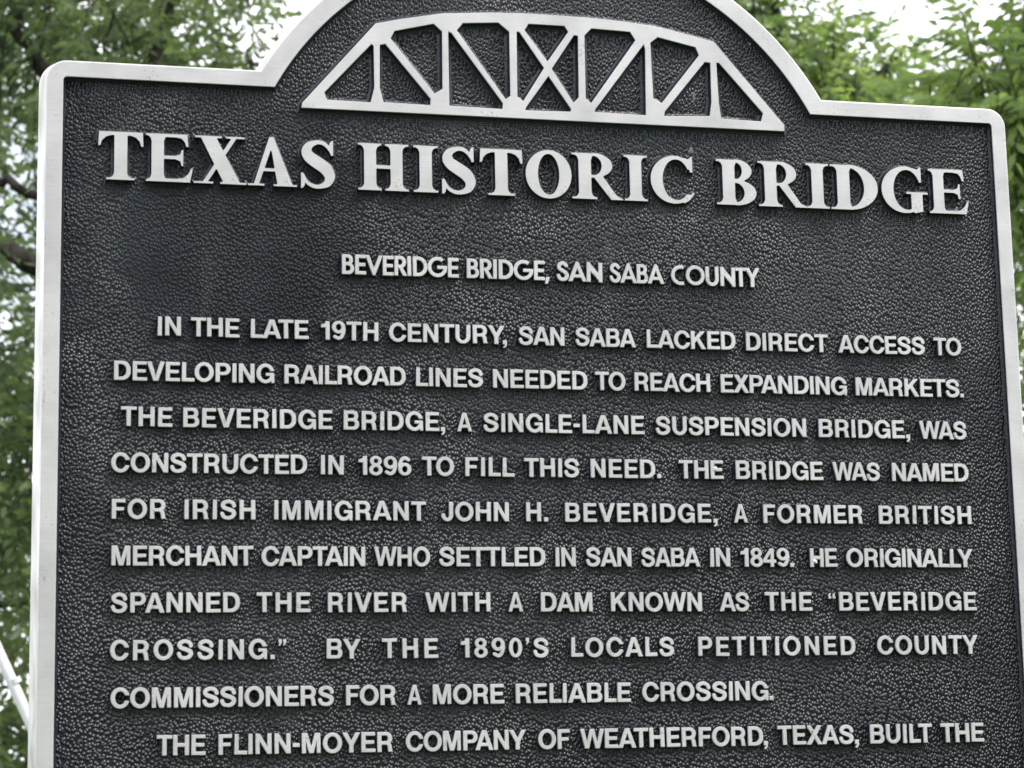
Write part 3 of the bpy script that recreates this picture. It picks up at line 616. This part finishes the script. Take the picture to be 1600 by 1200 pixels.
# post and brackets behind the plate
def tube(pts, rad, seg=10, cap=True, jit=0):
    V = []; F = []; up = Vector((0, 0, 1))
    pts = [Vector(p) for p in pts]
    for i, p in enumerate(pts):
        d = (pts[min(i + 1, len(pts) - 1)] - pts[max(i - 1, 0)]).normalized()
        u = d.cross(up if abs(d.z) < .9 else Vector((1, 0, 0))).normalized(); w = d.cross(u)
        for k in range(seg):
            a = 2 * math.pi * k / seg; V.append(p + (u * math.cos(a) + w * math.sin(a)) * (rad[i] if hasattr(rad, '__len__') else rad) * (1 + (random.gauss(0, jit) if jit else 0)))
    for i in range(len(pts) - 1):
        for k in range(seg):
            a = i * seg + k; b_ = i * seg + (k + 1) % seg; F.append((a, b_, b_ + seg, a + seg))
    if cap: F.append(tuple(range(seg))[::-1]); F.append(tuple(range(len(V) - seg, len(V))))
    return V, F
sign.location = (0, 0, H0)
V, F = tube([(0, .052, -H0 + .004), (0, .052, .05)], .032, 24)
mesh_obj('post', V, F, simple('grey_galvanised_steel', (.42, .43, .44), .45, 30, .15, metallic=.6), sign, smooth=True)
for z in (-.02, -.55):
    V = [(x, y, z + dz) for dz in (-.02, .02) for x, y in ((-.12, .0193), (.12, .0193), (.12, .0225), (-.12, .0225))]
    mesh_obj('bracket', V, [(0, 1, 2, 3)[::-1], (4, 5, 6, 7), (0, 1, 5, 4), (1, 2, 6, 5), (2, 3, 7, 6), (3, 0, 4, 7)], M_EDGE, sign)

# ------------------------------------------------------------------ ground
def ground():
    n = 90; xs = np.linspace(-1, 1, n); V = []; F = []
    for j in range(n):
        for i in range(n):
            x = 600 * xs[i] * abs(xs[i]) ** 1.5; y = 600 * xs[j] * abs(xs[j]) ** 1.5
            d = math.hypot(x, y); V.append((x, y, .12 * math.sin(x * .21) * math.sin(y * .17 + 1) * min(1, d / 8)))
    for j in range(n - 1):
        for i in range(n - 1): a = j * n + i; F.append((a, a + 1, a + n + 1, a + n))
    mesh_obj('ground', V, F, simple('mown_grass_ground', (.055, .085, .03), .9, 3, .5, .03), smooth=True, kind='structure')
ground()
def grass():
    k = 30000; ang = rng.uniform(0, 2 * math.pi, k); rad = 9 * np.sqrt(rng.uniform(0.002, 1, k)); cx = rad * np.cos(ang); cy = rad * np.sin(ang) + 2
    h = rng.uniform(.04, .10, k); a = rng.uniform(0, 2 * math.pi, k); wv = .004
    lean = rng.normal(0, .03, (k, 2)); gz = .12 * np.sin(cx * .21) * np.sin(cy * .17 + 1) * np.minimum(1, np.hypot(cx, cy) / 8) - .01
    V = np.zeros((k, 3, 3)); V[:, 0] = np.column_stack([cx - wv * np.cos(a), cy - wv * np.sin(a), gz]); V[:, 1] = np.column_stack([cx + wv * np.cos(a), cy + wv * np.sin(a), gz])
    V[:, 2] = np.column_stack([cx + lean[:, 0], cy + lean[:, 1], gz + h])
    me = bpy.data.meshes.new('grass'); me.vertices.add(3 * k); me.vertices.foreach_set('co', V.ravel())
    me.loops.add(3 * k); me.loops.foreach_set('vertex_index', np.arange(3 * k)); me.polygons.add(k); me.polygons.foreach_set('loop_start', np.arange(k) * 3)
    me.update(calc_edges=True); me.materials.append(simple('grass_blades', (.06, .11, .03), .6, 2, .4))
    link(bpy.data.objects.new('grass', me), kind='stuff', label='short green grass around the foot of the marker')
grass()

# ------------------------------------------------------------------ trees
LEAF_DARK = leaf_material('foliage_dark', (.038, .066, .027), (.15, .21, .078))
LEAF_DEEP = leaf_material('foliage_deep', (.012, .026, .010), (.04, .07, .022))  # darker leaves for the added trees behind the camera, to keep their reflection dark
LEAF_LIGHT = leaf_material('foliage_light', (.060, .112, .030), (.215, .30, .092))
BARK = simple('tree_bark', (.024, .020, .017), .95, 16, .7, .05, stretch=(1, 1, .25))

def leaves_mesh(name, C, size, tint, m, parent, seed=0):
    """C: leaf base points (k,3) with directions; pointed leaves folded on the midrib (4 triangles)."""
    g = np.random.default_rng(seed); P, D = C; k = len(P)
    D = D / (np.linalg.norm(D, axis=1)[:, None] + 1e-9)
    R = g.normal(0, 1, (k, 3)); R[:, 2] *= .55
    Sd = np.cross(D, R); Sd /= np.linalg.norm(Sd, axis=1)[:, None] + 1e-9
    Nn = np.cross(Sd, D); s = size[:, None]; w = s * .21
    droop = np.array([0, 0, -1.0]) * s * .18
    A = P; B = P + D * s * .42 + Sd * w + Nn * w * .35; Cc = P + D * s * .42 - Sd * w + Nn * w * .35; T = P + D * s + droop; Mid = P + D * s * .45
    V = np.stack([A, B, T, Cc, Mid], 1).reshape(-1, 3)
    base = np.arange(k)[:, None] * 5
    Fi = (base + np.array([0, 1, 4, 1, 2, 4, 2, 3, 4, 3, 0, 4])[None]).ravel()
    me = bpy.data.meshes.new(name); me.vertices.add(len(V)); me.vertices.foreach_set('co', V.ravel())
    me.loops.add(len(Fi)); me.loops.foreach_set('vertex_index', Fi); me.polygons.add(len(Fi) // 3); me.polygons.foreach_set('loop_start', np.arange(len(Fi) // 3) * 3)
    me.update(calc_edges=True)
    at = me.attributes.new('tint', 'FLOAT', 'POINT'); at.data.foreach_set('value', np.repeat(tint, 5).astype(np.float32))
    me.materials.append(m)
    return link(bpy.data.objects.new(name, me), parent)

def tree(name, label, cat_, base, limbs, clumps, nleaf, lsize, m, seed, group=None, lim_r=.05, trunk_h=3, trunk_r=.16):
    """base: trunk foot; limbs: list of polylines with radii; clumps: list of (x, y, z, rx, rz, weight) leaf masses."""
    g = np.random.default_rng(seed); rr = random.Random(seed)
    root = link(bpy.data.objects.new(name, None), label=label, category=cat_)
    if group: root['group'] = group
    root.location = base; b0 = Vector(base)
    top = b0 + Vector((rr.uniform(-.2, .2), rr.uniform(-.2, .2), trunk_h))
    n = 9; pts = [b0.lerp(top, i / (n - 1)) + Vector((math.sin(i * 1.3 + seed) * .05, math.cos(i * 1.7 + seed) * .05, 0)) - b0 - Vector((0, 0, .15 if i == 0 else 0)) for i in range(n)]
    V, F = tube(pts, [trunk_r * (1.35 if i == 0 else 1.1 - .5 * i / (n - 1)) for i in range(n)], 12)
    mesh_obj('trunk', V, F, BARK, root, smooth=True)
    for lp, r0, r1 in limbs:
        q = [Vector(p) - b0 for p in lp]; sm = []
        for i in range(len(q) - 1):
            for k in range(6):
                t = k / 6; p0, p1, p2, p3 = q[max(i - 1, 0)], q[i], q[i + 1], q[min(i + 2, len(q) - 1)]
                sm.append(.5 * ((2 * p1) + (p2 - p0) * t + (2 * p0 - 5 * p1 + 4 * p2 - p3) * t * t + (3 * p1 - p0 - 3 * p2 + p3) * t ** 3) + Vector((rr.gauss(0, .012), rr.gauss(0, .012), rr.gauss(0, .012))))
        sm.append(q[-1]); L = len(sm)
        V, F = tube(sm, [r0 + (r1 - r0) * i / (L - 1) for i in range(L)], 11, jit=.07); mesh_obj('limb', V, F, BARK, root, smooth=True)
    # sprays: every clump is filled with drooping twigs that carry leaves in two rows
    tw_v = []; tw_f = []; P = []; D = []; T = []
    ws = np.array([c[5] for c in clumps], float); ws /= ws.sum(); per = 16
    for c, wgt in zip(clumps, ws):
        cx, cy, cz, rx, rz, _ = c; k = max(1, int(nleaf * wgt / per)); ctint = g.uniform(.12, .85)
        u = g.normal(0, 1, (k, 3)); u /= np.linalg.norm(u, axis=1)[:, None]; rad = g.uniform(.15, 1, k) ** .55
        cen = np.array([cx, cy, cz]) + u * rad[:, None] * np.array([rx, rx, rz]) - np.array(base)
        dr = u * np.array([1, 1, .6]) + g.normal(0, .5, (k, 3)); dr[:, 2] -= .15; dr /= np.linalg.norm(dr, axis=1)[:, None]
        for s0, d0 in zip(cen, dr):
            ln = g.uniform(.22, .50); side = np.cross(d0, [0, 0, 1.0]); side /= np.linalg.norm(side) + 1e-9
            tt = np.linspace(.08, 1, per); pp = s0 + d0 * (tt * ln)[:, None]; pp[:, 2] -= (tt ** 2) * ln * .22
            sg = np.where(np.arange(per) % 2, 1, -1)[:, None]
            dd = d0 * .75 + side * sg * .8 + g.normal(0, .28, (per, 3)); dd[:, 2] -= .18
            P.append(pp); D.append(dd); T.append(np.clip(ctint + g.normal(0, .12) + g.normal(0, .14, per), 0, 1))
            if rr.random() < .6:
                e = s0 + d0 * ln - np.array([0, 0, ln * .22]); i0 = len(tw_v); w_ = .0028
                st0 = s0 - d0 * ln * .5
                for q_, ww in ((st0, w_ * 1.6), (e, w_ * .5)):
                    tw_v += [q_ + np.array([ww, 0, 0]), q_ + np.array([-ww * .5, ww * .87, 0]), q_ + np.array([-ww * .5, -ww * .87, 0])]
                tw_f += [(i0, i0 + 1, i0 + 4, i0 + 3), (i0 + 1, i0 + 2, i0 + 5, i0 + 4), (i0 + 2, i0, i0 + 3, i0 + 5)]
    P = np.concatenate(P); D = np.concatenate(D); T = np.concatenate(T)
    crown = leaves_mesh('crown', (P, D), g.uniform(.6, 1.25, len(P)) * lsize, T, m, root, seed)
    mesh_obj('twigs', tw_v, tw_f, BARK, root, kind='stuff')
    return root

def ray(u, v, d):                             # a point at distance d along a line of sight, used to stake out the planting
    p = Vector(((u - 800) / FPX, -(v - 600) / FPX, -1.0)); p = cam.matrix_world.to_3x3() @ p
    return CAM + p * d
def fill(us, vs, ds, n, rx, rz, seed, wt=1.0):
    g = random.Random(seed); out = []
    for _ in range(n):
        p = ray(g.uniform(*us), g.uniform(*vs), g.uniform(*ds)); out.append((p.x, p.y, p.z, g.uniform(.75, 1.25) * rx, g.uniform(.75, 1.25) * rz, wt * g.uniform(.7, 1.3)))
    return out
# behind the marker: a dark shady tree on one side, brighter ones on the other, more crowns filling in between
D1 = 9.5
lt = ray(350, 1500, D1); lt.z = 0
cl = (fill((-500, 120), (-250, 330), (D1 - .8, D1 + 1.2), 26, .34, .26, 1) + fill((80, 430), (-250, 120), (D1 - .5, D1 + 1.5), 20, .30, .24, 2)
      + fill((-500, 60), (300, 620), (D1 - .5, D1 + 2), 16, .28, .22, 3, .8) + fill((-500, 90), (580, 950), (D1 - .8, D1 + 1.5), 44, .30, .26, 4, 1.1)
      + fill((-400, 40), (330, 470), (D1 - 1.9, D1 - 1.4), 4, .16, .14, 14, .35) + fill((-400, 80), (1100, 1420), (D1 - .8, D1 + 1), 24, .28, .24, 15, 1.1))
lb = [([ray(330, 900, D1 + .3), ray(200, 560, D1 - .4), ray(60, 418, D1 - 1.2), ray(5, 396, D1 - 1.25), ray(-60, 360, D1 - 1.3), ray(-300, 260, D1 - 1.5)], .045, .024),
      ([ray(300, 800, D1 + .3), ray(180, 300, D1), ray(62, 100, D1 + .1), ray(20, 10, D1 + .1), ray(-60, -250, D1 + .1)], .045, .018),
      ([ray(200, 480, D1), ray(60, 303, D1 - 1), ray(-40, 286, D1 - 1), ray(-250, 330, D1 - 1)], .024, .012),
      ([ray(190, 300, D1 + .4), ray(250, 60, D1 + .3), ray(300, -150, D1 + .3)], .04, .015),
      ([ray(190, 980, D1 + .3), ray(60, 950, D1 + .3), ray(-60, 945, D1 + .3)], .03, .012)]
tree('shade_tree', 'dark green leafy tree with a thick dark limb beyond the marker\'s west edge', 'tree', lt, lb, cl, 54000, .062, LEAF_DARK, 21, trunk_h=2.6)

D2 = 11
rt = ray(1250, 1600, D2); rt.z = 0
cl = (fill((1130, 1380), (105, 200), (D2 - .8, D2 + 1.2), 16, .32, .22, 5) + fill((1100, 1200), (-150, 80), (D2 - .6, D2 + 1), 12, .26, .2, 6, .8)
      + fill((1260, 1400), (130, 330), (D2, D2 + 1.6), 14, .34, .26, 7))
lb = [([ray(1250, 900, D2), ray(1230, 300, D2), ray(1215, 40, D2), ray(1190, -150, D2)], .05, .012),
      ([ray(1240, 420, D2), ray(1330, 170, D2), ray(1400, 90, D2), ray(1440, 70, D2)], .035, .006),
      ([ray(1235, 330, D2), ray(1150, 60, D2), ray(1120, -50, D2)], .025, .006)]
tree('leafy_tree', 'pale green airy tree standing beyond the rounded top of the marker', 'tree', rt, lb, cl, 24000, .062, LEAF_LIGHT, 22, trunk_h=2.6, trunk_r=.10)

D3 = 8.2
r3 = ray(1760, 1700, D3); r3.z = 0
cl = (fill((1520, 1900), (130, 230), (D3 - .5, D3 + 1.2), 22, .28, .22, 8, 1.2) + fill((1600, 1900), (-200, 60), (D3 - .5, D3 + 1), 16, .26, .2, 9)
      + fill((1590, 1900), (200, 480), (D3 - .3, D3 + 1.3), 14, .24, .2, 10, .7) + fill((1600, 1900), (450, 900), (D3 - .3, D3 + 1.3), 14, .24, .2, 13, .6))
lb = [([ray(1750, 900, D3), ray(1740, 400, D3), ray(1650, 120, D3), ray(1560, 60, D3)], .05, .008),
      ([ray(1745, 450, D3), ray(1620, 300, D3), ray(1500, 190, D3)], .03, .006), ([ray(1740, 380, D3), ray(1780, 60, D3), ray(1700, -120, D3)], .04, .01)]
tree('broadleaf_tree', 'bright green tree overhanging the marker\'s square east shoulder', 'tree', r3, lb, cl, 26000, .062, LEAF_LIGHT, 23, trunk_h=2.4, trunk_r=.10)

# a second rank, further off
for sd_, u_, d_, vr, nn, lab in ((31, 560, 19, (300, 1300), 15000, 'dark green tree in the second rank, hidden mostly behind the marker'),
                                 (32, -60, 17, (-100, 940), 15000, 'distant dark tree seen in the gaps of the shade tree\'s foliage'),
                                 (33, 1740, 18, (280, 1100), 13000, 'distant tree seen through the bright green foliage east of the marker')):
    b_ = ray(u_, 1600, d_); b_.z = 0
    tree('background_tree', lab, 'tree', b_, [([ray(u_, 1100, d_), ray(u_ + 20, 500, d_), ray(u_ + 60, 100, d_)], .08, .02)],
         fill((u_ - 260, u_ + 260), vr, (d_ - 1.5, d_ + 1.5), 22, .6, .5, sd_), nn, .10, LEAF_DARK, sd_, trunk_h=3.0, group='second rank of trees behind the marker')

# unseen trees added behind the camera, placed to darken what the enamel reflects
for sd_, bx, by, hh, lab in ((41, -6.5, -11, 6.5, 'broad dark unseen tree added behind the camera, at the west end of the row'), (42, -.8, -10, 7.0, 'rounded dark unseen tree added behind the camera, tallest of the row'),
                             (43, 4.2, -12, 6.0, 'small round unseen tree added behind the camera, just east of the tallest one'), (44, 9.5, -15, 4.5, 'low bushy unseen tree added behind the camera toward the east end'), (45, 17, -14, 4.5, 'last low unseen tree added behind the camera at the east end')):
    g_ = random.Random(sd_); cc = []
    for _ in range(34):
        a_ = g_.uniform(0, 6.283); q_ = g_.uniform(0, 3.2); cc.append((bx + q_ * math.cos(a_), by + q_ * math.sin(a_), g_.uniform(.8, hh), .9, .7, 1))
    tree('unseen_tree', lab, 'tree', (bx, by, 0), [([(bx, by, 1.8), (bx + .5, by, 3.4), (bx + 1.2, by + .3, 5)], .1, .03)], cc, 17000, .30, LEAF_DEEP, sd_, trunk_h=2.6, trunk_r=.2, group='row of unseen trees added behind the camera')

# slanting white pipe
DP = 4.2
pa, pb = ray(-40, 930, DP), ray(52, 1132, DP); dv = (pb - pa).normalized()
root_ = link(bpy.data.objects.new('metal_pipe', None), label='slanting white metal pipe with a joint ring beside the lower edge of the marker', category='pipe')
ft = pb + dv * ((pb.z) / -dv.z) - dv * .0; st_ = pa - dv * .9
root_.location = ft
WH = simple('white_pipe_paint', (.72, .73, .76), .4, 12, .06)
V, F = tube([st_ - ft, -dv * 0.0 - Vector((0, 0, .02))], .0104, 16); mesh_obj('tube', V, F, WH, root_, smooth=True)
jc = ray(23, 1064, DP) - ft
V, F = tube([jc - dv * .005, jc + dv * .005], .0122, 16); mesh_obj('joint_ring', V, F, WH, root_)
